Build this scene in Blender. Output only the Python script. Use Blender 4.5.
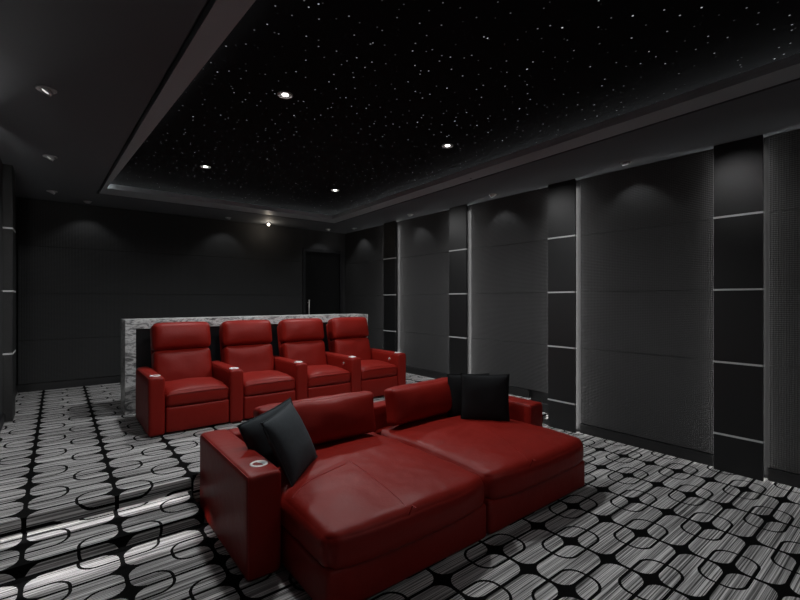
import bpy, bmesh, math, random
from mathutils import Vector, Matrix
for o in list(bpy.data.objects): bpy.data.objects.remove(o)
random.seed(7)
PI = math.pi
SC = bpy.context.scene
COL = SC.collection

# ------------------------------------------------------------ camera, world, exposure
cam = bpy.data.cameras.new('camera'); co = bpy.data.objects.new('camera', cam); COL.objects.link(co)
YAW = math.atan(342 / 430)
co.location = (0, 0, 1.5); co.rotation_euler = (PI / 2, 0, -YAW)
cam.sensor_width = 36; cam.lens = 430 / 800 * 36; cam.clip_start = .02; cam.clip_end = 60
SC.camera = co
w = bpy.data.worlds.new('world'); SC.world = w; w.use_nodes = True
w.node_tree.nodes['Background'].inputs[0].default_value = (.9, .95, 1, 1)
w.node_tree.nodes['Background'].inputs[1].default_value = .02
SC.view_settings.view_transform = 'Standard'; SC.view_settings.look = 'None'
SC.view_settings.gamma = 1; SC.view_settings.use_curve_mapping = False
SC.view_settings.exposure = 0.0

# light levels (for the fittings and the added lamps built below)
P_STAR = 78.0        # the four downlights among the ceiling stars
P_WASH = 3.4         # the wall washers in the soffit
P_PIN = 11.0          # added pinhole spots that brighten the pilaster tops
E_LED = 15.0          # strips behind the pilasters
E_STEP = 12.0         # strips under the step nosings
E_COVE = 6.0          # strip inside the ceiling tray
P_FILL = 2.0      # added soft fill from the front of the room

# room numbers
XL, XR, YB, YF = -.47, 4.665, 7.66, -2.6
ZS, ZT = 2.87, 2.99           # soffit, star ceiling
ZP = .27                      # platform
Y1, Y2 = 3.22, 2.94           # step fascias
NECK = .135
SX0, SX1 = .735, 3.52

# ------------------------------------------------------------ materials
def nt(name):
    m = bpy.data.materials.new(name); m.use_nodes = True
    t = m.node_tree; b = t.nodes['Principled BSDF']
    return m, t, b
def N(t, kind, **k):
    n = t.nodes.new(kind)
    for a, v in k.items(): setattr(n, a, v)
    return n
def M_(t, op, a, b=None, c=None, clamp=False):
    n = t.nodes.new('ShaderNodeMath'); n.operation = op; n.use_clamp = clamp
    for i, v in enumerate((a, b, c)):
        if v is None: continue
        if isinstance(v, (int, float)): n.inputs[i].default_value = v
        else: t.links.new(v, n.inputs[i])
    return n.outputs[0]
def mix(t, fac, a, b):
    n = t.nodes.new('ShaderNodeMix'); n.data_type = 'RGBA'
    if isinstance(fac, (int, float)): n.inputs[0].default_value = fac
    else: t.links.new(fac, n.inputs[0])
    for i, v in ((6, a), (7, b)):
        if isinstance(v, (tuple, list)): n.inputs[i].default_value = (*v[:3], 1)
        else: t.links.new(v, n.inputs[i])
    return n.outputs[2]
def bump(t, b, h, strength, dist):
    n = N(t, 'ShaderNodeBump'); n.inputs['Strength'].default_value = strength
    n.inputs['Distance'].default_value = dist
    t.links.new(h, n.inputs['Height']); t.links.new(n.outputs[0], b.inputs['Normal'])
def noise(t, vec, scale, detail=3, rough=.5):
    n = N(t, 'ShaderNodeTexNoise'); n.inputs['Scale'].default_value = scale
    n.inputs['Detail'].default_value = detail; n.inputs['Roughness'].default_value = rough
    if vec is not None: t.links.new(vec, n.inputs['Vector'])
    return n.outputs['Fac']
def pos(t): return N(t, 'ShaderNodeNewGeometry').outputs['Position']
def obc(t): return N(t, 'ShaderNodeTexCoord').outputs['Object']
def ramp(t, f, stops):
    n = N(t, 'ShaderNodeValToRGB'); t.links.new(f, n.inputs[0])
    e = n.color_ramp.elements
    while len(e) < len(stops): e.new(.5)
    for el, (p, c) in zip(e, stops): el.position = p; el.color = (*c, 1)
    return n.outputs[0]

def plain(name, col, rough=.5, metal=0, noise_amt=.12, nscale=9, spec=.5, bmp=0, bs=200):
    m, t, b = nt(name)
    c = tuple(x * (1 + noise_amt) for x in col); d = tuple(x * (1 - noise_amt) for x in col)
    f = noise(t, obc(t), nscale, 3)
    t.links.new(mix(t, f, d, c), b.inputs['Base Color'])
    b.inputs['Roughness'].default_value = rough; b.inputs['Metallic'].default_value = metal
    b.inputs['Specular IOR Level'].default_value = spec
    if bmp: bump(t, b, noise(t, obc(t), bs, 2), bmp, .002)
    return m
def glow(name, col, s):
    m, t, b = nt(name)
    b.inputs['Base Color'].default_value = (*col, 1)
    b.inputs['Emission Color'].default_value = (*col, 1); b.inputs['Emission Strength'].default_value = s
    return m

def leather(name, col):
    m, t, b = nt(name)
    o = obc(t)
    f = noise(t, o, 3.5, 4)
    t.links.new(mix(t, f, tuple(x * .86 for x in col), tuple(x * 1.12 for x in col)), b.inputs['Base Color'])
    b.inputs['Roughness'].default_value = .46; b.inputs['Specular IOR Level'].default_value = .19
    v = N(t, 'ShaderNodeTexVoronoi'); v.inputs['Scale'].default_value = 330; t.links.new(o, v.inputs['Vector'])
    n2 = noise(t, o, 9, 3, .6)
    h = M_(t, 'ADD', M_(t, 'MULTIPLY', v.outputs['Distance'], .05), M_(t, 'MULTIPLY', n2, 1.4))
    bump(t, b, h, .35, .008)
    return m
RED = leather('red_leather', (.215, .0100, .0060))
REDP = leather('red_piping', (.27, .02, .018))

def carpet():
    m, t, b = nt('patterned_carpet')
    s = N(t, 'ShaderNodeSeparateXYZ'); t.links.new(pos(t), s.inputs[0])
    A, B = .441, .232
    u = M_(t, 'DIVIDE', M_(t, 'SUBTRACT', s.outputs[0], 2.495), A)
    q = M_(t, 'ADD', M_(t, 'SUBTRACT', s.outputs[1], .968), M_(t, 'MULTIPLY', s.outputs[2], B / ZP))
    v = M_(t, 'DIVIDE', q, B)
    def box(dx, dy, hx, hy, r):
        ax = M_(t, 'MAXIMUM', M_(t, 'SUBTRACT', M_(t, 'ABSOLUTE', dx), hx - r), 0)
        ay = M_(t, 'MAXIMUM', M_(t, 'SUBTRACT', M_(t, 'ABSOLUTE', dy), hy - r), 0)
        return M_(t, 'SUBTRACT', M_(t, 'SQRT', M_(t, 'ADD', M_(t, 'MULTIPLY', ax, ax), M_(t, 'MULTIPLY', ay, ay))), r)
    fu, fv = M_(t, 'FLOOR', u), M_(t, 'FLOOR', v)
    cx = M_(t, 'MULTIPLY', M_(t, 'SUBTRACT', M_(t, 'SUBTRACT', u, fu), .5), A)
    cy = M_(t, 'MULTIPLY', M_(t, 'SUBTRACT', M_(t, 'SUBTRACT', v, fv), .5), B)
    d = box(cx, cy, A / 2 - .0115, B / 2 - .0095, .078)
    cell = M_(t, 'LESS_THAN', d, 0)
    ru, rv = M_(t, 'ROUND', u), M_(t, 'ROUND', v)
    nx = M_(t, 'MULTIPLY', M_(t, 'SUBTRACT', u, ru), A)
    ny = M_(t, 'MULTIPLY', M_(t, 'SUBTRACT', v, rv), B)
    e = box(nx, ny, A * .455, B * .455, .085)
    ring = M_(t, 'LESS_THAN', M_(t, 'ABSOLUTE', e), .0082)
    par = M_(t, 'LESS_THAN', M_(t, 'ABSOLUTE', M_(t, 'SUBTRACT', M_(t, 'FLOORED_MODULO', M_(t, 'ADD', M_(t, 'ADD', ru, rv), PAR), 2), 1)), .5)
    line = M_(t, 'MULTIPLY', ring, par)
    fill = M_(t, 'MULTIPLY', cell, M_(t, 'SUBTRACT', 1, line))
    # streaks run across the room: long in x, a centimetre in y
    cv = N(t, 'ShaderNodeCombineXYZ')
    t.links.new(M_(t, 'MULTIPLY', s.outputs[0], 2.2), cv.inputs[0])
    t.links.new(M_(t, 'MULTIPLY', q, 200), cv.inputs[1])
    t.links.new(M_(t, 'ADD', M_(t, 'MULTIPLY', fu, 3.1), M_(t, 'MULTIPLY', fv, 7.7)), cv.inputs[2])
    st = noise(t, cv.outputs[0], 1.0, 2, .6)
    wn = N(t, 'ShaderNodeTexWhiteNoise'); wn.noise_dimensions = '2D'
    wv = N(t, 'ShaderNodeCombineXYZ')
    t.links.new(M_(t, 'FLOOR', M_(t, 'DIVIDE', q, .0040)), wv.inputs[0]); t.links.new(fu, wv.inputs[1])
    t.links.new(wv.outputs[0], wn.inputs['Vector'])
    cv2 = N(t, 'ShaderNodeCombineXYZ')
    t.links.new(M_(t, 'MULTIPLY', s.outputs[0], 1.2), cv2.inputs[0]); t.links.new(M_(t, 'MULTIPLY', q, 18), cv2.inputs[1])
    st2 = noise(t, cv2.outputs[0], 1.0, 1)
    f = M_(t, 'ADD', M_(t, 'ADD', M_(t, 'MULTIPLY', st, .55), M_(t, 'MULTIPLY', st2, .2)), M_(t, 'MULTIPLY', wn.outputs['Value'], .25))
    c = ramp(t, f, [(.36, (.06, .058, .058)), (.50, (.30, .29, .285)), (.64, (.72, .70, .69))])
    t.links.new(mix(t, fill, (.0015, .0015, .0016), c), b.inputs['Base Color'])
    b.inputs['Roughness'].default_value = .95; b.inputs['Specular IOR Level'].default_value = .1
    bump(t, b, noise(t, pos(t), 260, 2), .5, .004)
    return m
PAR = 1
CARPET = carpet()

def weave(name, col, k=1.0):
    m, t, b = nt(name)
    s = N(t, 'ShaderNodeSeparateXYZ'); t.links.new(pos(t), s.inputs[0])
    h = M_(t, 'ADD', s.outputs[0], s.outputs[1])
    p = .0165
    a = M_(t, 'SINE', M_(t, 'MULTIPLY', M_(t, 'ADD', h, s.outputs[2]), 2 * PI / (p * 2) * k))
    c = M_(t, 'SINE', M_(t, 'MULTIPLY', M_(t, 'SUBTRACT', h, s.outputs[2]), 2 * PI / (p * 2) * k))
    g = M_(t, 'MULTIPLY_ADD', M_(t, 'MULTIPLY', a, c), .5, .5)
    f = noise(t, pos(t), 2.2, 3)
    cc = mix(t, f, tuple(x * .9 for x in col), tuple(x * 1.1 for x in col))
    t.links.new(mix(t, g, mix(t, .62, cc, (0, 0, 0)), cc), b.inputs['Base Color'])
    b.inputs['Roughness'].default_value = .8; b.inputs['Specular IOR Level'].default_value = .25
    bump(t, b, g, .7, .005)
    return m
FABRIC = weave('charcoal_acoustic_fabric', (.053, .0526, .053))
FABRIC_B = weave('back_wall_fabric', (.043, .043, .0435))
CUSH = plain('charcoal_cushion_fabric', (.046, .052, .057), .9, nscale=30, noise_amt=.18, spec=.15, bmp=.5, bs=500)
CUSH2 = plain('black_cushion_fabric', (.012, .0125, .0135), .9, nscale=30, noise_amt=.18, spec=.15, bmp=.5, bs=500)
PAINT = plain('charcoal_ceiling_paint', (.112, .119, .126), .75, nscale=1.5, noise_amt=.05, spec=.2)
LEDGE = plain('grey_tray_trim', (.31, .335, .345), .5, nscale=2, noise_amt=.05)
BLACK = plain('black_lacquer', (.0075, .0076, .008), .48, nscale=3)
DOORB = plain('black_door_paint', (.003, .003, .0033), .6, spec=.12, nscale=3)
DARK = plain('black_baseboard', (.008, .008, .0085), .5)
BARBL = plain('black_bar_panel', (.006, .0065, .008), .35)
STRIPM = plain('pale_satin_steel', (.66, .66, .66), .45, metal=.35, nscale=60, noise_amt=.04)
METAL = plain('brushed_steel', (.62, .62, .63), .3, metal=1, nscale=60, noise_amt=.08)
CUPM = plain('pale_satin_nickel', (.80, .77, .75), .45, metal=.3, noise_amt=.03)
CHROME = plain('bright_nickel', (.85, .83, .80), .22, metal=1, noise_amt=.03)
TRIMW = plain('pale_grey_fitting', (.42, .42, .42), .4, noise_amt=.04)
LED = glow('cool_led', (1, .99, .98), E_LED)
LEDL = glow('dim_cool_led', (.86, .93, 1), .6)
STEPLED = glow('step_led', (.98, .98, 1), E_STEP)
COVE = glow('cove_led', (.95, .97, 1), E_COVE)
LAMP = glow('lamp_face', (1, .98, .94), 9)
LAMPD = glow('wall_washer_face', (1, .98, .95), .9)
WARM = glow('warm_bulb', (1, .88, .74), 22)
SCREENM = plain('white_screen', (.6, .6, .6), .9, noise_amt=.02)

def marble():
    m, t, b = nt('grey_veined_marble')
    o = pos(t)
    mp = N(t, 'ShaderNodeMapping'); t.links.new(o, mp.inputs[0]); mp.inputs['Rotation'].default_value = (0, .6, .4)
    mp.inputs['Scale'].default_value = (2.0, 2.0, 5.0)
    n = N(t, 'ShaderNodeTexNoise'); n.inputs['Scale'].default_value = 3.2; n.inputs['Detail'].default_value = 9
    n.inputs['Roughness'].default_value = .68; n.inputs['Distortion'].default_value = 1.6
    t.links.new(mp.outputs[0], n.inputs['Vector'])
    c = ramp(t, n.outputs['Fac'], [(.34, (.07, .07, .07)), (.46, (.30, .30, .30)), (.54, (.75, .75, .74)), (.66, (.20, .20, .20))])
    t.links.new(c, b.inputs['Base Color']); b.inputs['Roughness'].default_value = .3
    return m
MARBLE = marble()

def stars():
    m, t, b = nt('black_star_ceiling')
    b.inputs['Base Color'].default_value = (.010, .010, .0105, 1); b.inputs['Roughness'].default_value = .9
    b.inputs['Specular IOR Level'].default_value = .05
    o = pos(t)
    tot = None
    for sc, r, k, lo in ((4.6, .0048, .8, .25), (9.0, .0045, .30, .0)):
        v = N(t, 'ShaderNodeTexVoronoi'); v.voronoi_dimensions = '2D'
        v.inputs['Scale'].default_value = sc; v.inputs['Randomness'].default_value = 1
        t.links.new(o, v.inputs['Vector'])
        hit = M_(t, 'LESS_THAN', v.outputs['Distance'], r * sc)
        sp = N(t, 'ShaderNodeSeparateColor'); t.links.new(v.outputs['Color'], sp.inputs[0])
        br = M_(t, 'POWER', sp.outputs[0], 2.6)
        br = M_(t, 'MULTIPLY', br, M_(t, 'GREATER_THAN', sp.outputs[1], lo))
        x = M_(t, 'MULTIPLY', M_(t, 'MULTIPLY', hit, br), k)
        tot = x if tot is None else M_(t, 'ADD', tot, x)
    b.inputs['Emission Color'].default_value = (.93, .96, 1, 1)
    t.links.new(tot, b.inputs['Emission Strength'])
    return m
STARS = stars()

# ------------------------------------------------------------ mesh helpers
def link(name, bm, m, parent=None, smooth=False, loc=None):
    me = bpy.data.meshes.new(name)
    bmesh.ops.recalc_face_normals(bm, faces=bm.faces)
    bm.to_mesh(me); bm.free(); me.materials.append(m)
    if smooth:
        for p in me.polygons: p.use_smooth = True
    o = bpy.data.objects.new(name, me); COL.objects.link(o)
    if parent: o.parent = parent
    if loc: o.location = loc
    return o
def sharp(o, ang=40):
    o.data.set_sharp_from_angle(angle=math.radians(ang)); return o
def tag(o, label=None, cat=None, group=None, kind=None):
    if label: o['label'] = label
    if cat: o['category'] = cat
    if group: o['group'] = group
    if kind: o['kind'] = kind
    return o
def empty(name, loc, label, cat, group=None, rz=0):
    o = bpy.data.objects.new(name, None); COL.objects.link(o); o.location = loc; o.rotation_euler = (0, 0, rz)
    o.empty_display_size = .1
    return tag(o, label, cat, group)
def box(bm, x0, x1, y0, y1, z0, z1):
    vs = [bm.verts.new((x, y, z)) for x in (x0, x1) for y in (y0, y1) for z in (z0, z1)]
    for f in ((0, 1, 3, 2), (4, 6, 7, 5), (0, 4, 5, 1), (2, 3, 7, 6), (0, 2, 6, 4), (1, 5, 7, 3)):
        bm.faces.new([vs[i] for i in f])
def boxo(name, m, parent, *d, bev=0):
    bm = bmesh.new(); box(bm, *d)
    if bev: bmesh.ops.bevel(bm, geom=bm.edges[:], offset=bev, segments=2, affect='EDGES')
    return link(name, bm, m, parent)
def rbox(bm, c, size, r, n=(8, 8, 8), deform=None, mat=None):
    """rounded box with dense faces; deform(p_local, unit) -> p"""
    h = [s / 2 for s in size]; r = min(r, *[x * .98 for x in h])
    def axis(hh, k):
        out = [-hh + r * (1 - math.cos(i * PI / 2 / 4)) for i in range(4)]
        inner = [-(hh - r) + 2 * (hh - r) * i / k for i in range(k + 1)]
        return out + inner + [-x for x in reversed(out)]
    ax = [axis(h[i], n[i]) for i in range(3)]
    cache = {}
    def V(p):
        key = tuple(round(x, 6) for x in p)
        if key in cache: return cache[key]
        inn = [max(-(h[i] - r), min(h[i] - r, p[i])) for i in range(3)]
        d = Vector([p[i] - inn[i] for i in range(3)])
        if d.length > 1e-9: d = d.normalized() * r
        q = Vector(inn) + d
        uvw = Vector([p[i] / h[i] for i in range(3)])
        if deform: q = deform(q, uvw)
        q = Vector(c) + q
        if mat: q = mat @ q
        cache[key] = bm.verts.new(q); return cache[key]
    for a in range(3):
        b_, c_ = (a + 1) % 3, (a + 2) % 3
        for s in (-1, 1):
            for i in range(len(ax[b_]) - 1):
                for j in range(len(ax[c_]) - 1):
                    def P(ii, jj):
                        p = [0, 0, 0]; p[a] = s * h[a]; p[b_] = ax[b_][ii]; p[c_] = ax[c_][jj]; return V(p)
                    f = [P(i, j), P(i + 1, j), P(i + 1, j + 1), P(i, j + 1)]
                    if len(set(f)) == 4:
                        try: bm.faces.new(f)
                        except ValueError: pass
def rb(name, m, parent, c, size, r, n=(6, 6, 6), deform=None, mat=None):
    bm = bmesh.new(); rbox(bm, c, size, r, n, deform, mat)
    return link(name, bm, m, parent, True)
def lathe(bm, prof, c=(0, 0, 0), seg=28, mat=None):
    rings = []
    for (r, z) in prof:
        rings.append([bm.verts.new((mat or Matrix()) @ Vector((c[0] + r * math.cos(2 * PI * i / seg), c[1] + r * math.sin(2 * PI * i / seg), c[2] + z))) for i in range(seg)])
    for a, b in zip(rings, rings[1:]):
        for i in range(seg): bm.faces.new((a[i], a[(i + 1) % seg], b[(i + 1) % seg], b[i]))
    if prof[0][0] > 1e-4: bm.faces.new(rings[0][::-1])
    if prof[-1][0] > 1e-4: bm.faces.new(rings[-1])
def tube(bm, pts, r, seg=8):
    rings = []
    for i, p in enumerate(pts):
        p = Vector(p); a = Vector(pts[max(i - 1, 0)]); b = Vector(pts[min(i + 1, len(pts) - 1)])
        d = (b - a).normalized(); up = Vector((0, 0, 1)) if abs(d.z) < .9 else Vector((1, 0, 0))
        s = d.cross(up).normalized(); u = s.cross(d)
        rings.append([bm.verts.new(p + r * (math.cos(2 * PI * k / seg) * s + math.sin(2 * PI * k / seg) * u)) for k in range(seg)])
    for a, b in zip(rings, rings[1:]):
        for i in range(seg): bm.faces.new((a[i], a[(i + 1) % seg], b[(i + 1) % seg], b[i]))
    bm.faces.new(rings[0][::-1]); bm.faces.new(rings[-1])
def prism(bm, prof, x0, x1):
    """profile in (y,z) extruded along x"""
    a = [bm.verts.new((x0, y, z)) for y, z in prof]; b = [bm.verts.new((x1, y, z)) for y, z in prof]
    n = len(prof)
    for i in range(n): bm.faces.new((a[i], a[(i + 1) % n], b[(i + 1) % n], b[i]))
    bm.faces.new(a[::-1]); bm.faces.new(b)
def wob(p, s=6., seed=0.):
    from mathutils import noise as mn
    return mn.noise(Vector((p[0] * s + seed, p[1] * s - seed, p[2] * s + 2 * seed)))

# ------------------------------------------------------------ setting
# floor: front level, one tread, platform; nosing fascias overhang recessed risers
bm = bmesh.new()
g = .10
prof = [(YF, -.05), (YF, 0), (Y2 + g, 0), (Y2 + g, NECK - .03), (Y2 + .015, NECK - .03), (Y2 + .015, NECK - .062), (Y2, NECK - .062), (Y2, NECK), (Y1 + g, NECK), (Y1 + g, ZP - .03), (Y1 + .015, ZP - .03), (Y1 + .015, ZP - .085),
        (Y1, ZP - .085), (Y1, ZP), (YB, ZP), (YB, -.05)]
for xa, xb in ((XL, SX0), (SX1, XR)): prism(bm, prof, xa, xb)      # aisles with steps either side of the chaise
prism(bm, [(YF, -.05), (YF, 0), (3.262, 0), (3.262, ZP), (YB, ZP), (YB, -.05)], SX0, SX1)
floor = tag(link('floor', bm, CARPET), kind='structure')
boxo('wall_left', BLACK, None, XL - .1, XL, YF - .1, YB + .1, -.05, 3.2)['kind'] = 'structure'
boxo('wall_right', BLACK, None, XR, XR + .1, YF - .1, YB + .1, -.05, 3.2)['kind'] = 'structure'
boxo('wall_front', PAINT, None, XL, XR, YF - .1, YF, -.05, 3.2)['kind'] = 'structure'
# back wall with an opening for the door
DX0, DX1, DZ = 3.74, 4.50, 2.44
bm = bmesh.new()
box(bm, XL, DX0 - .06, YB, YB + .1, -.05, 3.2); box(bm, DX1 + .06, XR, YB, YB + .1, -.05, 3.2)
box(bm, DX0 - .06, DX1 + .06, YB, YB + .1, DZ + .06, 3.2); box(bm, DX0 - .06, DX1 + .06, YB, YB + .1, -.05, ZP)
link('wall_back', bm, FABRIC_B)['kind'] = 'structure'
# soffit ring around the tray
T0 = [(.675, -1.6), (.405, 6.74), (3.87, 6.74), (3.49, -1.6)]           # outer edge of the ledge
T1 = [(.885, -1.35), (.47, 6.36), (3.64, 6.42), (3.27, -1.35)]         # inner edge
def ring(bm, outer, inner, z0, z1):
    n = len(outer)
    for z, fl in ((z0, 0), (z1, 1)):
        for i in range(n):
            j = (i + 1) % n
            bm.faces.new([bm.verts.new((*p, z)) for p in (outer[i], outer[j], inner[j], inner[i])])
    for lp in (outer, inner):
        for i in range(n):
            j = (i + 1) % n
            bm.faces.new([bm.verts.new(v) for v in ((*lp[i], z0), (*lp[j], z0), (*lp[j], z1), (*lp[i], z1))])
    bmesh.ops.remove_doubles(bm, verts=bm.verts, dist=1e-5)
def off(p, d):   # widen the loop by d
    s = [(-1, -1), (-1, 1), (1, 1), (1, -1)]
    return [(a + d * sx, b + d * sy) for (a, b), (sx, sy) in zip(p, s)]
R0 = [(XL, YF), (XL, YB), (XR, YB), (XR, YF)]
bm = bmesh.new(); ring(bm, R0, off(T0, .022), ZS, 3.2)
link('ceiling', bm, PAINT)['kind'] = 'structure'
bm = bmesh.new(); ring(bm, off(T0, .022), off(T0, -.01), ZS + .05, 3.2)
link('trim_1', bm, DARK)['kind'] = 'structure'
bm = bmesh.new(); ring(bm, off(T0, -.01), T1, ZS, ZS + .035); ring(bm, off(T0, -.01), off(T0, -.03), ZS + .035, 3.2)
link('trim_2', bm, LEDGE)['kind'] = 'structure'
bm = bmesh.new(); ring(bm, off(T1, .02), off(T1, -.0), ZS + .036, ZS + .06)
link('trim_3', bm, LEDGE)['kind'] = 'structure'
bm = bmesh.new(); q = off(T0, -.03)
bm.faces.new([bm.verts.new((*p, ZT + .06)) for p in q]); bm.faces.new([bm.verts.new((*p, ZT)) for p in q][::-1])
for i in range(4):
    a, b = q[i], q[(i + 1) % 4]
    bm.faces.new([bm.verts.new(v) for v in ((*a, ZT), (*b, ZT), (*b, ZT + .06), (*a, ZT + .06))])
bmesh.ops.remove_doubles(bm, verts=bm.verts, dist=1e-5)
link('ceiling.001', bm, STARS)['kind'] = 'structure'
# cove strip on the ledge, behind its lip
bm = bmesh.new(); ring(bm, off(T0, -.05), off(T0, -.065), ZS + .036, ZS + .05)
tag(link('cove_led_strip', bm, COVE), 'dim white light strip hidden on the ledge around the starry ceiling tray', 'light strip')

# baseboards
def base(name, pts):
    bm = bmesh.new()
    for d in pts: box(bm, *d)
    link(name, bm, DARK)['kind'] = 'structure'
PY = [1.085, 2.735, 4.385, 6.035]; PHW = .172
PILY = [-.565] + PY
PF = 4.56; LF = -.36
def spans(y0, y1, ys):
    out = []; a = y0
    for y in ys:
        if y + PHW < y0: continue
        out.append((a, y - PHW)); a = y + PHW
    out.append((a, y1)); return out
SP = spans(YF, YB, PILY)
BH = .10
for side, xa, xb in (('right', XR - .048, XR), ('left', XL, XL + .05)):
    L = []
    for a, b in SP:
        a2, b2 = a + .02, b - .02
        if b2 <= Y2: L.append((xa, xb, a2, b2, 0, BH))
        elif a2 >= Y1: L.append((xa, xb, a2, b2, ZP, ZP + BH))
        else:
            L.append((xa, xb, a2, Y1, 0 if a2 < Y2 else NECK, NECK + BH)); L.append((xa, xb, Y1 - .001, b2, ZP, ZP + BH))
    base('baseboard_' + side, L)
base('baseboard_back', [(XL + .05, DX0 - .06, YB - .05, YB, ZP, ZP + BH)])

# ------------------------------------------------------------ wall panels (seams line up with the steel strips)
SZ = [.322, .955, 1.59, 2.228]
def panel(name, x0, x1, y0, y1, z0, z1, lab, grp=None, m=FABRIC):
    root = empty(name, ((x0 + x1) / 2, (y0 + y1) / 2, z0), lab, 'wall panel', grp)
    zs = [z0] + [z for z in SZ[1:] if z0 + .2 < z < z1 - .1] + [z1]
    for a, b in zip(zs, zs[1:]):
        bm = bmesh.new()
        X, Y = (x0 + x1) / 2, (y0 + y1) / 2
        box(bm, x0 - X, x1 - X, y0 - Y, y1 - Y, a + .0018 - z0, b - .0018 - z0)
        bmesh.ops.bevel(bm, geom=bm.edges[:], offset=.0018, segments=1, affect='EDGES')
        link('fabric_panel', bm, m, root)
    return root
RN = {1: 'nearest the camera at the right edge of the view', 2: 'between the two nearest right-hand pilasters', 3: 'between the second and third right-hand pilasters',
      4: 'behind the recliner row, between the third and fourth pilasters', 5: 'beside the door in the far right corner'}
for i, (a, b) in enumerate(SP):
    if i == 0: continue
    zb = (ZP if a >= Y1 - .4 else 0) + BH + .004
    panel('acoustic_panel', XR - .030, XR - .002, a + .022, b - .022, zb, ZS - .004, 'tall charcoal fabric wall panel ' + RN[i], 'fabric panels of the right wall')
for i, (a, b) in enumerate(SP):
    if i < 4: continue
    zb = (ZP if a >= Y1 - .4 else 0) + BH + .004
    panel('acoustic_panel', XL + .002, XL + .037, a + .022, b - .022, zb, ZS - .004,
          'charcoal fabric panel on the left wall ' + ('just past the camera side of the pilaster' if i == 4 else 'between the pilaster and back corner'), 'fabric panels of the left wall')
panel('acoustic_panel', XL + .055, DX0 - .065, YB - .032, YB - .002, ZP + BH + .004, ZS - .004,
      'wide dark fabric panelling across the back wall behind the marble bar', None, FABRIC_B)

# ------------------------------------------------------------ pilasters
def pilaster(side, y, lab, z0):
    xw, xf = (XR - .002, PF) if side > 0 else (XL + .002, LF)
    s = -1 if side > 0 else 1
    root = empty('pilaster', (xw, y, z0), lab, 'pilaster', 'black pilasters of the %s wall' % ('right' if side > 0 else 'left'))
    d = xf - xw; sl = xf - xw - s * .020                       # front slab 20 mm thick, narrower carcass behind it
    zs = [0] + [z - z0 for z in SZ if z > z0 + .15] + [ZS - z0 - .003]
    ins = .078
    if side < 0 and y > 6: sl = .012; ins = .004                         # the far left one is solid to the wall, with a thin slit of light
    boxo('carcass', DARK, root, *sorted((0, sl)), -PHW + ins, PHW - ins, 0, zs[-1])
    for a, b in zip(zs, zs[1:]):
        bm = bmesh.new(); box(bm, *sorted((sl, d)), -PHW, PHW, a + (.008 if a else 0), b - (.008 if b < zs[-1] else 0))
        bmesh.ops.bevel(bm, geom=bm.edges[:], offset=.002, segments=1, affect='EDGES')
        link('lacquered_block', bm, BLACK, root)
    for z in zs[1:-1]:
        boxo('steel_strip', STRIPM, root, *sorted((sl, d + s * .003)), -PHW - .001, PHW + .001, z - .008, z + .008)
    for sy in (-1, 1):
        boxo('led_strip', LED if ins > .01 else LEDL, root, *sorted((sl - s * .010, sl - s * (.034 if ins > .01 else .007))) if ins > .01 else (.001, .008), *sorted((sy * (PHW - ins + .001), sy * (PHW - ins + (.008 if ins > .01 else .003)))), 0.01, ZS - z0 - .07)
PN = ['nearest pilaster on the right wall, by the patterned floor', 'second on the right wall, beyond the black cushions', 'third pilaster on the right wall, beyond the last recliner', 'farthest, narrowest-looking pilaster on the right wall near the door']
for y, n in zip(PY, PN):
    pilaster(1, y, 'glossy black column with steel strips, ' + n, ZP if y > Y1 else (0 if y < Y2 - .2 else 0))
pilaster(1, -.565, 'glossy black column with steel strips on the right wall beside the camera', 0)
pilaster(-1, 6.035, 'black column with steel strips on the left wall at the left edge of the view', ZP)
pilaster(-1, 4.385, 'black column with steel strips on the left wall just outside the left edge', ZP)
pilaster(-1, 1.085, 'black column with steel strips on the left wall level with the camera', 0)
pilaster(-1, 2.735, 'black column with steel strips on the left wall beside the camera', 0)

# ------------------------------------------------------------ door
bm = bmesh.new()
box(bm, DX0 - .06, DX0, YB - .045, YB + .06, ZP, DZ + .06); box(bm, DX1, DX1 + .06, YB - .045, YB + .06, ZP, DZ + .06); box(bm, DX0, DX1, YB - .045, YB + .06, DZ, DZ + .06)
fr = link('door_1', bm, plain('door_frame_black', (.008, .008, .009), .5, spec=.25)); fr['kind'] = 'structure'
lf = boxo('door_leaf', DOORB, fr, DX0 + .004, DX1 - .004, YB + .0, YB + .05, ZP + .006, DZ - .004, bev=.004)
bm = bmesh.new(); tube(bm, [(DX0 + .06, YB - .06, 1.16), (DX0 + .06, YB - .06, 1.49)], .009)
for z in (1.2, 1.45): tube(bm, [(DX0 + .06, YB - .06, z), (DX0 + .06, YB + .002, z)], .007)
lathe(bm, [(0.001, -.015), (.013, -.01), (.016, 0), (.013, .01), (.001, .015)], (DX0 + .06, YB - .06, 1.49), 12)
tag(link('door_handle', bm, CUPM, lf, True), 'slim upright nickel pull handle')

# ------------------------------------------------------------ step lights
def strip(y, z, xa, xb, lab):
    bm = bmesh.new(); box(bm, xa, xb, y + .03, y + .05, z - .010, z - .002)
    return tag(link('step_light_strip', bm, STEPLED), lab, 'light strip', 'light strips under the steps')
for xa, xb, n in ((XL + .12, SX0 - .02, 'left'), (SX1 + .02, XR - .12, 'right')):
    strip(Y1, ZP - .03, xa, xb, 'white light strip under the upper carpeted step edge, %s aisle beside the chaise' % n)
    strip(Y2, NECK - .03, xa, xb, 'white light strip under the lower carpeted step edge, %s aisle beside the chaise' % n)

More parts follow.
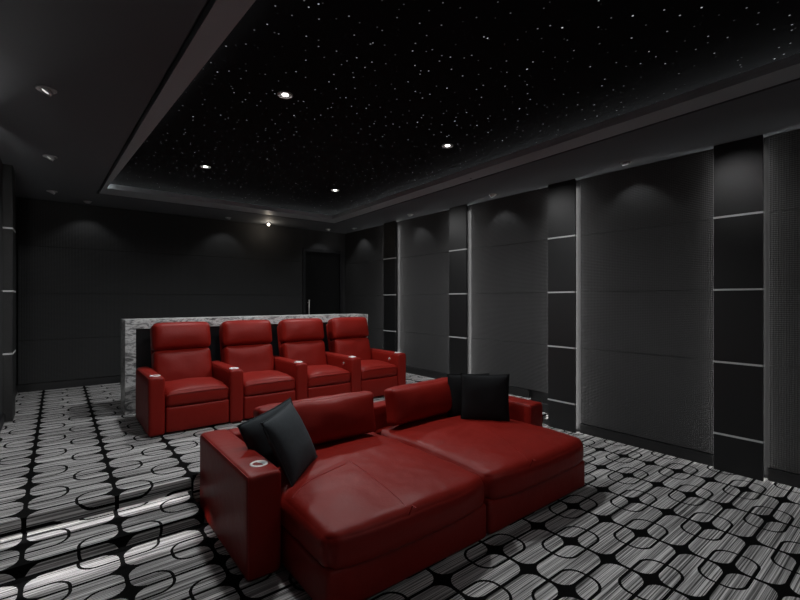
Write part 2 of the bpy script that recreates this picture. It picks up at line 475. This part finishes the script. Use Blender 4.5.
# ------------------------------------------------------------ downlights
def ring_part(bm, r, z=0):
    lathe(bm, [(r * .80, .0), (r * .82, -.006), (r * .92, -.009), (r, -.005), (r, -.0005), (r * .80, -.0005)], (0, 0, z), 32)
def downlight(loc, lab, grp, r=.05, tilt=None, kind='wash', power=1.0):
    root = empty('recessed_downlight', loc, lab, 'ceiling light', grp)
    bm = bmesh.new(); ring_part(bm, r); link('trim_ring', bm, TRIMW, root, True)
    if kind == 'wash':     # small gimbal head turned to its wall
        M = Matrix.Rotation(math.radians(32), 4, Vector((-tilt[1], tilt[0], 0)).normalized()) if tilt else Matrix()
        M = M.inverted()
        bm = bmesh.new(); lathe(bm, [(r * .55, .012), (r * .72, .012), (r * .74, -.012), (r * .62, -.012), (r * .55, .010)], (0, 0, -.010), 24, M)
        link('gimbal_head', bm, METAL, root, True)
        bm = bmesh.new(); lathe(bm, [(r * .54, 0), (r * .54, -.004)], (0, 0, -.008), 24, M)
        link('lamp_face', bm, LAMPD, root, True)
    else:
        bm = bmesh.new(); lathe(bm, [(r * .40, -.001), (r * .40, -.004), (r * .3, -.006), (.001, -.007)], (0, 0, 0), 24)
        link('lamp_face', bm, LAMP, root, True)
    L = bpy.data.lights.new('downlight_lamp', 'SPOT'); lo = bpy.data.objects.new('downlight_lamp', L); COL.objects.link(lo)
    lo.parent = root
    L.color = (.96, .985, 1)
    if kind == 'wash':
        L.energy = P_WASH; L.spot_size = math.radians(104); L.spot_blend = .5; L.shadow_soft_size = .012
        lo.location = (0, 0, -.035)
        d = Vector((tilt[0] * .10, tilt[1] * .10, -1)) if tilt else Vector((0, 0, -1))
        lo.rotation_euler = d.to_track_quat('-Z', 'Y').to_euler()
    else:
        L.energy = P_STAR * power; L.spot_size = math.radians(168); L.spot_blend = .8; L.shadow_soft_size = .09
        lo.location = (0, 0, -.12)
    return root
WY = [1.95, 3.62, 5.29, 6.96]
rn = ['nearest of four over the right wall', 'second nearest of four over the right wall', 'third of four over the right wall', 'farthest of four over the right wall']
ln = [None, 'nearest of three at upper left', 'middle one of three at upper left', 'farthest of three at upper left']
for k, y in enumerate(WY):
    downlight((4.42, y, ZS), 'small gimbal ceiling light in the dark soffit, ' + rn[k], 'right soffit downlights', tilt=(1, 0))
    if k: downlight((-.06, y, ZS), 'small gimbal ceiling light in the left soffit, ' + ln[k], 'left soffit downlights', r=.056, tilt=(-1, 0))
downlight((4.42, .28, ZS), 'small gimbal ceiling light in the right soffit beside the camera', 'right soffit downlights', tilt=(1, 0))
for x, n in ((.32, 'left of three over the back wall'), (2.21, 'middle one of three over the back wall'), (4.08, 'right one, near the door')):
    downlight((x, 7.36, ZS), 'tiny ceiling light, ' + n, 'back soffit downlights', tilt=(0, 1))
for x, y, n in ((1.29, 2.96, 'largest, at the upper left of the starry ceiling'), (2.94, 2.96, 'at the right of the starry ceiling'), (1.29, 5.11, 'at the far left of the starry ceiling'), (2.94, 5.11, 'at the far right of the starry ceiling near the corner')):
    downlight((x, y, ZT), 'round lit downlight ' + n, 'star ceiling downlights', r=.055, kind='star')
for x, n in ((1.29, 'left'), (2.94, 'right')):  # added pair out of view, for some light from the front
    downlight((x, -.55, ZT), 'added round lit downlight of the starry ceiling behind the camera, on the %s' % n, 'star ceiling downlights', r=.055, kind='star', power=.2)
for y, n in ((1.085, 'nearest'), (2.735, 'second'), (4.385, 'third')):  # added spots, only there for the gradient on the column tops
    root = empty('added_pinhole_spot', (3.64, y * 1.205, ZS), 'added tiny black pinhole light in the soffit facing the %s right-hand pilaster' % n, 'ceiling light', 'added pinhole lights over the pilasters')
    bm = bmesh.new(); lathe(bm, [(.012, 0), (.012, -.002), (.006, -.003), (.001, -.003)], (0, 0, 0), 16); link('trim_ring', bm, DARK, root, True)
    L = bpy.data.lights.new('added_pinhole_lamp', 'SPOT'); L.energy = P_PIN; L.spot_size = math.radians(44); L.spot_blend = 1; L.shadow_soft_size = .006
    lo = bpy.data.objects.new('added_pinhole_lamp', L); COL.objects.link(lo); lo.parent = root; lo.location = (0, 0, -.012)
    lo.rotation_euler = Vector((.92, -y * .205, -.45)).to_track_quat('-Z', 'Y').to_euler()
# the warm bare light under the back soffit
root = empty('globe_spotlight', (2.90, 7.36, ZS), 'small warm glowing globe light under the back soffit, left of the door', 'ceiling light')
bm = bmesh.new(); lathe(bm, [(.03, 0), (.03, -.012), (.012, -.016), (.012, -.022), (.001, -.022)]); link('mount', bm, BLACK, root, True)
bm = bmesh.new(); lathe(bm, [(.001, -.020)] + [(.021 * math.sin(a * PI / 8), -.041 + .021 * math.cos(a * PI / 8)) for a in range(1, 8)] + [(.001, -.062)]); link('bulb', bm, WARM, root, True)
L = bpy.data.lights.new('globe_lamp', 'POINT'); L.energy = 1.6; L.color = (1, .86, .7); L.shadow_soft_size = .03
lo = bpy.data.objects.new('globe_lamp', L); COL.objects.link(lo); lo.parent = root; lo.location = (0, 0, -.1)

# ------------------------------------------------------------ marble bar behind the recliners
BX0, BX1, BY0, BY1, BT = .56, 3.69, 5.42, 5.82, 1.285
root = empty('bar_counter', ((BX0 + BX1) / 2, BY0, ZP), 'grey veined marble waterfall bar standing behind the red recliners', 'bar')
def loc_box(name, m, root, *d, bev=.004):
    o = boxo(name, m, root, *d, bev=bev); o.matrix_parent_inverse = Matrix.Translation(-Vector(root.location)); return o
loc_box('countertop', MARBLE, root, BX0, BX1, BY0, BY1, BT - .1, BT)
loc_box('end_slab', MARBLE, root, BX0, BX0 + .10, BY0, BY1, ZP, BT - .1)
loc_box('end_slab', MARBLE, root, BX1 - .10, BX1, BY0, BY1, ZP, BT - .1)
tag(loc_box('front_panel', BARBL, root, BX0 + .10, BX1 - .10, BY0 + .03, BY0 + .06, ZP, BT - .1), 'black recessed panel under the marble top')

# ------------------------------------------------------------ recliners
CW, AW = .705, .135     # pitch, arm width
SW = CW - AW            # seat width
def arm_part(root, x, knob):
    def df(p, u):
        q = p.copy()
        q.z += .010 * (1 - u.x * u.x) * max(0, u.z) + .004 * wob(p, 5, x)
        return q
    # frame: y=0 is the arm's front; local origin on the platform
    a = rb('armrest', RED, root, (x, .41, .268), (AW, .82, .520), .028, (4, 14, 8), df)
    bm = bmesh.new()
    for s in (-1, 1):
        tube(bm, [(x + s * (AW / 2 - .008), .012, .06), (x + s * (AW / 2 - .008), .012, .508), (x + s * (AW / 2 - .008), .03, .525), (x + s * (AW / 2 - .008), .76, .525)], .0028, 6)
    link('seam', bm, RED, a)
    bm = bmesh.new(); lathe(bm, [(.030, .000), (.032, .006), (.040, .008), (.046, .004), (.046, 0), (.030, 0)], (x, .105, .534), 28)
    c = link('cup_holder', bm, CUPM, a, True); tag(c, 'pale metal cup holder ring')
    bm = bmesh.new(); lathe(bm, [(.0305, .003), (.0305, .001), (.001, .001)], (x, .105, .534), 24)
    link('cup_well', bm, METAL, c)
    if knob:
        M = Matrix.Translation((x - AW / 2, 1e-9 + .20, .448)) @ Matrix.Rotation(-PI / 2, 4, 'Y')
        bm = bmesh.new(); lathe(bm, [(.024, 0), (.024, .006), (.018, .010), (.001, .010)], (0, 0, 0), 20, M)
        tag(link('recline_button', bm, CHROME, a, True), 'round silver recline button')
    for y in (.05, .72):
        boxo('foot', DARK, root, x - .045, x + .045, y - .03, y + .05, 0, .012)
def recliner(x0, lab, left_arm, knob):
    root = empty('recliner', (x0, 4.36, ZP), lab, 'recliner', 'red recliners in the rear row')
    if left_arm: arm_part(root, AW / 2, False)
    arm_part(root, CW + AW / 2, knob)
    cx = AW + SW / 2
    sd = x0 * 3.7
    boxo('base', RED, root, AW + .004, CW - .004, .06, .80, .045, .26, bev=.01)
    def dfoot(p, u):
        q = p.copy(); q.y -= .010 * (1 - u.x ** 2) * (1 - u.z ** 2) * (u.y < 0); return q
    rb('footrest', RED, root, (cx, .045, .135), (SW - .012, .07, .23), .018, (8, 2, 8), dfoot)
    def dseat(p, u):
        q = p.copy()
        k = (1 - abs(u.x) ** 3) * (1 - abs(u.y) ** 3)
        if u.z > 0: q.z += .036 * k + .007 * wob(p, 7, sd)
        q.y -= .012 * (1 - u.x ** 2) * (u.y < 0) * (1 - u.z ** 2)
        if u.y < -.5: q.z -= .012 * (abs(u.x) ** 4) * (u.z > 0)
        return q
    s = rb('seat_cushion', RED, root, (cx, .285, .322), (SW - .012, .56, .15), .038, (12, 12, 5), dseat)
    bm = bmesh.new(); n = 20
    tube(bm, [(cx + (SW - .03) * (i / n - .5), .003 - .010 * (1 - (2 * i / n - 1) ** 2), .362 + .010 * (1 - (2 * i / n - 1) ** 4)) for i in range(n + 1)], .003, 6)
    link('seam', bm, RED, s)
    # back, leaning: built upright then tilted about its foot
    M = Matrix.Translation((cx, .60, .325)) @ Matrix.Rotation(math.radians(-13), 4, 'X')
    def dback(p, u):
        q = p.copy()
        if u.y < 0: q.y -= .030 * (1 - abs(u.x) ** 3) * (1 - u.z ** 4) + .008 * wob(p, 8, sd + 4)
        q.x *= 1 - .02 * max(0, u.z)
        return q
    b = rb('backrest', RED, root, (0, .05, .17), (SW - .004, .17, .44), .040, (12, 4, 12), dback, M)
    def dhead(p, u):
        q = p.copy()
        if u.y < 0: q.y -= .034 * (1 - abs(u.x) ** 4) * (1 - u.z ** 2) + .005 * wob(p, 9, sd + 9)
        if u.z > 0: q.z += .010 * (1 - abs(u.x) ** 3)
        return q
    rb('headrest', RED, root, (0, .045, .533), (SW + .004, .185, .285), .050, (12, 4, 8), dhead, M)
    rb('back_shell', RED, root, (0, .16, .28), (SW - .02, .07, .70), .03, (4, 2, 4), None, M)
for k, lab in enumerate(('red leather recliner at the left end of the rear row', 'red leather recliner second from the left in the rear row',
                         'red leather recliner third from the left in the rear row', 'red leather recliner at the right end of the rear row')):
    recliner(.625 + CW * k, lab, k == 0, k >= 2)

# ------------------------------------------------------------ double chaise
AX0, AX1 = .775, 3.465; AY0, AY1 = 2.255, 3.24; CWD = .192
root = empty('chaise_lounge', ((AX0 + AX1) / 2, AY0, 0), 'wide red leather double chaise lounge on the patterned floor in front', 'chaise lounge')
OFF = Matrix.Translation(-Vector(root.location))
def crb(name, c, size, r, n=(6, 6, 6), df=None, m=RED, parent=None):
    o = rb(name, m, parent or root, c, size, r, n, df)
    if parent is None: o.matrix_parent_inverse = OFF
    return o
def darm(p, u):
    q = p.copy(); q.z += .006 * (1 - u.x * u.x) * max(0, u.z) + .003 * wob(p, 4, 2.); return q
for x, cup in ((AX0, True), (AX1 - CWD, False)):
    a = crb('armrest', (x + CWD / 2, (AY0 + AY1) / 2, .2875), (CWD, AY1 - AY0, .555), .026, (4, 16, 8), darm)
    bm = bmesh.new()
    for s in (-1, 1):
        X = x + CWD / 2 + s * (CWD / 2 - .009)
        tube(bm, [(X, AY0 + .008, .03), (X, AY0 + .008, .545), (X, AY0 + .02, .560), (X, AY1 - .03, .560)], .0035, 6)
    link('seam', bm, REDP, a)
    if cup:
        bm = bmesh.new(); lathe(bm, [(.034, 0), (.036, .007), (.044, .009), (.050, .005), (.050, 0), (.034, 0)], (x + CWD / 2 + .02, AY0 + .15, .568), 32)
        c = link('cup_holder', bm, CUPM, a, True); tag(c, 'pale metal cup holder ring')
        bm = bmesh.new(); lathe(bm, [(.0345, .003), (.0345, .001), (.001, .001)], (x + CWD / 2 + .02, AY0 + .15, .568), 24)
        link('cup_well', bm, METAL, c)
    for y in (AY0 + .08, AY1 - .1):
        boxo('foot', DARK, root, x + .03, x + CWD - .03, y - .04, y + .04, 0, .012).matrix_parent_inverse = OFF
# low back
crb('back_frame', ((AX0 + AX1) / 2, AY1 - .075, .2875), (AX1 - AX0 - 2 * CWD + .02, .15, .545), .026, (20, 3, 8), darm)
CX0, CXM, CX1 = AX0 + CWD + .004, 2.112, 3.30
YFr = 1.725
for (x0, x1, sd) in ((CX0, CXM - .003, 1.), (CXM + .003, CX1, 5.)):
    cx, sx = (x0 + x1) / 2, x1 - x0
    # base below, cushion overhangs it slightly
    if sd == 1.:
        xb0, xb1 = x0, x1
    else: xb0, xb1 = x0, x1
    y1b = AY1 - .19
    crb('base', ((xb0 + xb1) / 2, (YFr + .035 + y1b) / 2, .122), (xb1 - xb0 - .01, y1b - YFr - .035, .222), .030, (10, 14, 4))
    def dc(p, u, sd=sd):
        q = p.copy()
        k = (1 - abs(u.x) ** 4) * (1 - abs(u.y) ** 5)
        if u.z > 0:
            q.z += .045 * k * (1 - .6 * max(0, min(1, (u.y - .45) / .25)))
            yy = p.y; xx = p.x
            q.z -= .006 * math.exp(-((yy - .10 - .35 * xx) / .02) ** 2) * (xx < .05)
            q.z += .007 * wob(p, 5, sd) + .003 * wob(p, 14, sd)
        # the front edge bows out and its corners are rounded
        if u.y < 0: q.y += .055 * abs(u.x) ** 6 * (-u.y) - .02 * (1 - u.x ** 2)
        return q
    c = crb('seat_cushion', (cx, (YFr + y1b) / 2, .305), (sx, y1b - YFr, .185), .062, (44, 56, 5), dc)
    def seam(pts):
        out = []
        for (X, Y) in pts:
            ok, hit, _n, _i = c.ray_cast(Vector((X, Y, 1)), Vector((0, 0, -1)))
            out.append((X, Y, hit.z + .0005 if ok else .44))
        bm = bmesh.new(); tube(bm, out, .0035, 6); link('seam', bm, REDP if sd == 1. else RED, c)
    bpy.context.view_layer.update()
    if sd == 1.:
        seam([(1.425 + .08 * i / 24, 1.66 + .78 * i / 24) for i in range(25)])
        seam([(1.01 + .46 * i / 24, 2.22 + .20 * i / 24 + .02 * math.sin(i / 5)) for i in range(25)])
    else:
        seam([(2.46 + .33 * i / 24, 1.66 + .72 * i / 24) for i in range(25)])
for x in (CX0 + .1, CX1 - .1):
    boxo('foot', DARK, root, x - .04, x + .04, YFr + .1, YFr + .18, 0, .013).matrix_parent_inverse = OFF

# leather back bolsters of the chaise, loose
def bolster(name, c, size, rz, tilt, lab, sd):
    r_ = bpy.data.objects
    def db(p, u):
        q = p.copy()
        k = (1 - abs(u.x) ** 2.6) * (1 - abs(u.z) ** 2.6)
        q.y += .050 * k * (1 if u.y > 0 else -1) * min(1, abs(u.y) * 1.5)
        q.z *= 1 - .10 * (1 - u.x ** 2) * 0 - .05 * abs(u.x) ** 5
        q.x *= 1 - .035 * (1 - u.z ** 2)
        q.z += .010 * wob(p, 6, sd) * (u.z > 0); q.y += .007 * wob(p, 9, sd)
        return q
    bm = bmesh.new(); rbox(bm, (0, 0, 0), size, .045, (20, 4, 12), db)
    o = link(name, bm, RED, None, True); o.location = c; o.rotation_euler = (tilt, 0, rz)
    tag(o, lab, 'cushion', 'red bolster cushions on the chaise')
    bm = bmesh.new(); n = 24; hx, hz = size[0] / 2 - .02, size[2] / 2 - .018
    tube(bm, [(hx * (2 * i / n - 1), -size[1] / 2 * .62, hz * 1.02) for i in range(n + 1)], .003, 6)
    link('seam', bm, RED, o)
bolster('bolster_cushion', (1.545, 2.93, .592), (.96, .15, .335), math.radians(-3), math.radians(-9), 'long red leather bolster cushion behind the charcoal cushions on the left', 2.)
bolster('bolster_cushion', (2.655, 2.93, .592), (.95, .15, .32), math.radians(3), math.radians(-9), 'long red leather bolster cushion on the right half, beside the black cushions', 6.)

# ------------------------------------------------------------ scatter cushions
def cushion(c, xa, za, size, m, lab, grp, t=.075, sd=0.):
    """xa: width direction, za: up direction"""
    X = Vector(xa).normalized(); Z = Vector(za); Z = (Z - X * Z.dot(X)).normalized(); Y = Z.cross(X)
    bm = bmesh.new(); n = 22; a = size / 2
    for s in (-1, 1):
        G = []
        for i in range(n + 1):
            row = []
            for j in range(n + 1):
                u, v = 2 * i / n - 1, 2 * j / n - 1
                pin = .055 * (1 - v * v), .055 * (1 - u * u)
                x = a * u * (1 - pin[0] * abs(u)); z = a * v * (1 - pin[1] * abs(v))
                k = max(0, (1 - abs(u) ** 2.4) * (1 - abs(v) ** 2.4))
                y = s * (t * k ** .55) + .006 * wob((x, s, z), 9, sd) * k
                row.append(bm.verts.new((x, y, z)))
            G.append(row)
        for i in range(n):
            for j in range(n):
                bm.faces.new((G[i][j], G[i + 1][j], G[i + 1][j + 1], G[i][j + 1]))
    bmesh.ops.remove_doubles(bm, verts=bm.verts, dist=1e-4)
    o = link('scatter_cushion', bm, m, None, True)
    R = Matrix((X, Y, Z)).transposed().to_4x4()
    o.matrix_world = Matrix.Translation(c) @ R
    tag(o, lab, 'cushion', grp)
    bm = bmesh.new(); pts = []
    for (u0, v0, u1, v1) in ((-1, -1, 1, -1), (1, -1, 1, 1), (1, 1, -1, 1), (-1, 1, -1, -1)):
        for i in range(10):
            u = u0 + (u1 - u0) * i / 10; v = v0 + (v1 - v0) * i / 10
            pts.append((a * u * (1 - .055 * (1 - v * v) * abs(u)), 0, a * v * (1 - .055 * (1 - u * u) * abs(v))))
    pts.append(pts[0]); tube(bm, pts, .004, 6); link('piping', bm, m, o)
    return o
cushion((1.141, 2.526, .618), (.738, .675, .081), (-.346, .270, .899), .415, CUSH, 'charcoal fabric cushion in front, leaning on the left armrest of the chaise', 'charcoal cushions by the left armrest', t=.07, sd=1.)
cushion((1.125, 2.72, .585), (.93, .15, .27), (-.27, .20, .93), .40, CUSH, 'charcoal fabric cushion behind another, wedged in the left corner of the chaise', 'charcoal cushions by the left armrest', t=.055, sd=3.)
cushion((2.98, 2.53, .625), (.70, -.71, 0), (.07, .05, 1), .43, CUSH2, 'black square fabric cushion in front, at the right armrest of the chaise', 'black cushions by the right armrest', t=.06, sd=5.)
cushion((3.01, 2.75, .608), (.85, -.53, 0), (.05, .06, 1), .40, CUSH2, 'black square fabric cushion tucked behind another beside the red bolster', 'black cushions by the right armrest', t=.05, sd=8.)

# ------------------------------------------------------------ projection screen behind the camera with an added fill lamp in front of it
root = empty('projection_screen', (2.1, YF + .03, .7), 'wide white projection screen on the front wall', 'screen')
boxo('screen_fabric', SCREENM, root, -1.75, 1.75, -.01, .01, 0, 1.9); 
bm = bmesh.new(); box(bm, -1.82, 1.82, -.03, .02, -.07, 0); box(bm, -1.82, 1.82, -.03, .02, 1.9, 1.97); box(bm, -1.82, -1.75, -.03, .02, 0, 1.9); box(bm, 1.75, 1.82, -.03, .02, 0, 1.9)
link('screen_frame', bm, BLACK, root)
L = bpy.data.lights.new('front_fill_light', 'AREA'); L.shape = 'RECTANGLE'; L.size = 3.4; L.size_y = 1.8; L.energy = P_FILL; L.color = (.95, .97, 1)
lo = bpy.data.objects.new('front_fill_light', L); COL.objects.link(lo); lo.parent = root; lo.location = (0, .03, .95); lo.rotation_euler = (PI / 2, 0, 0)
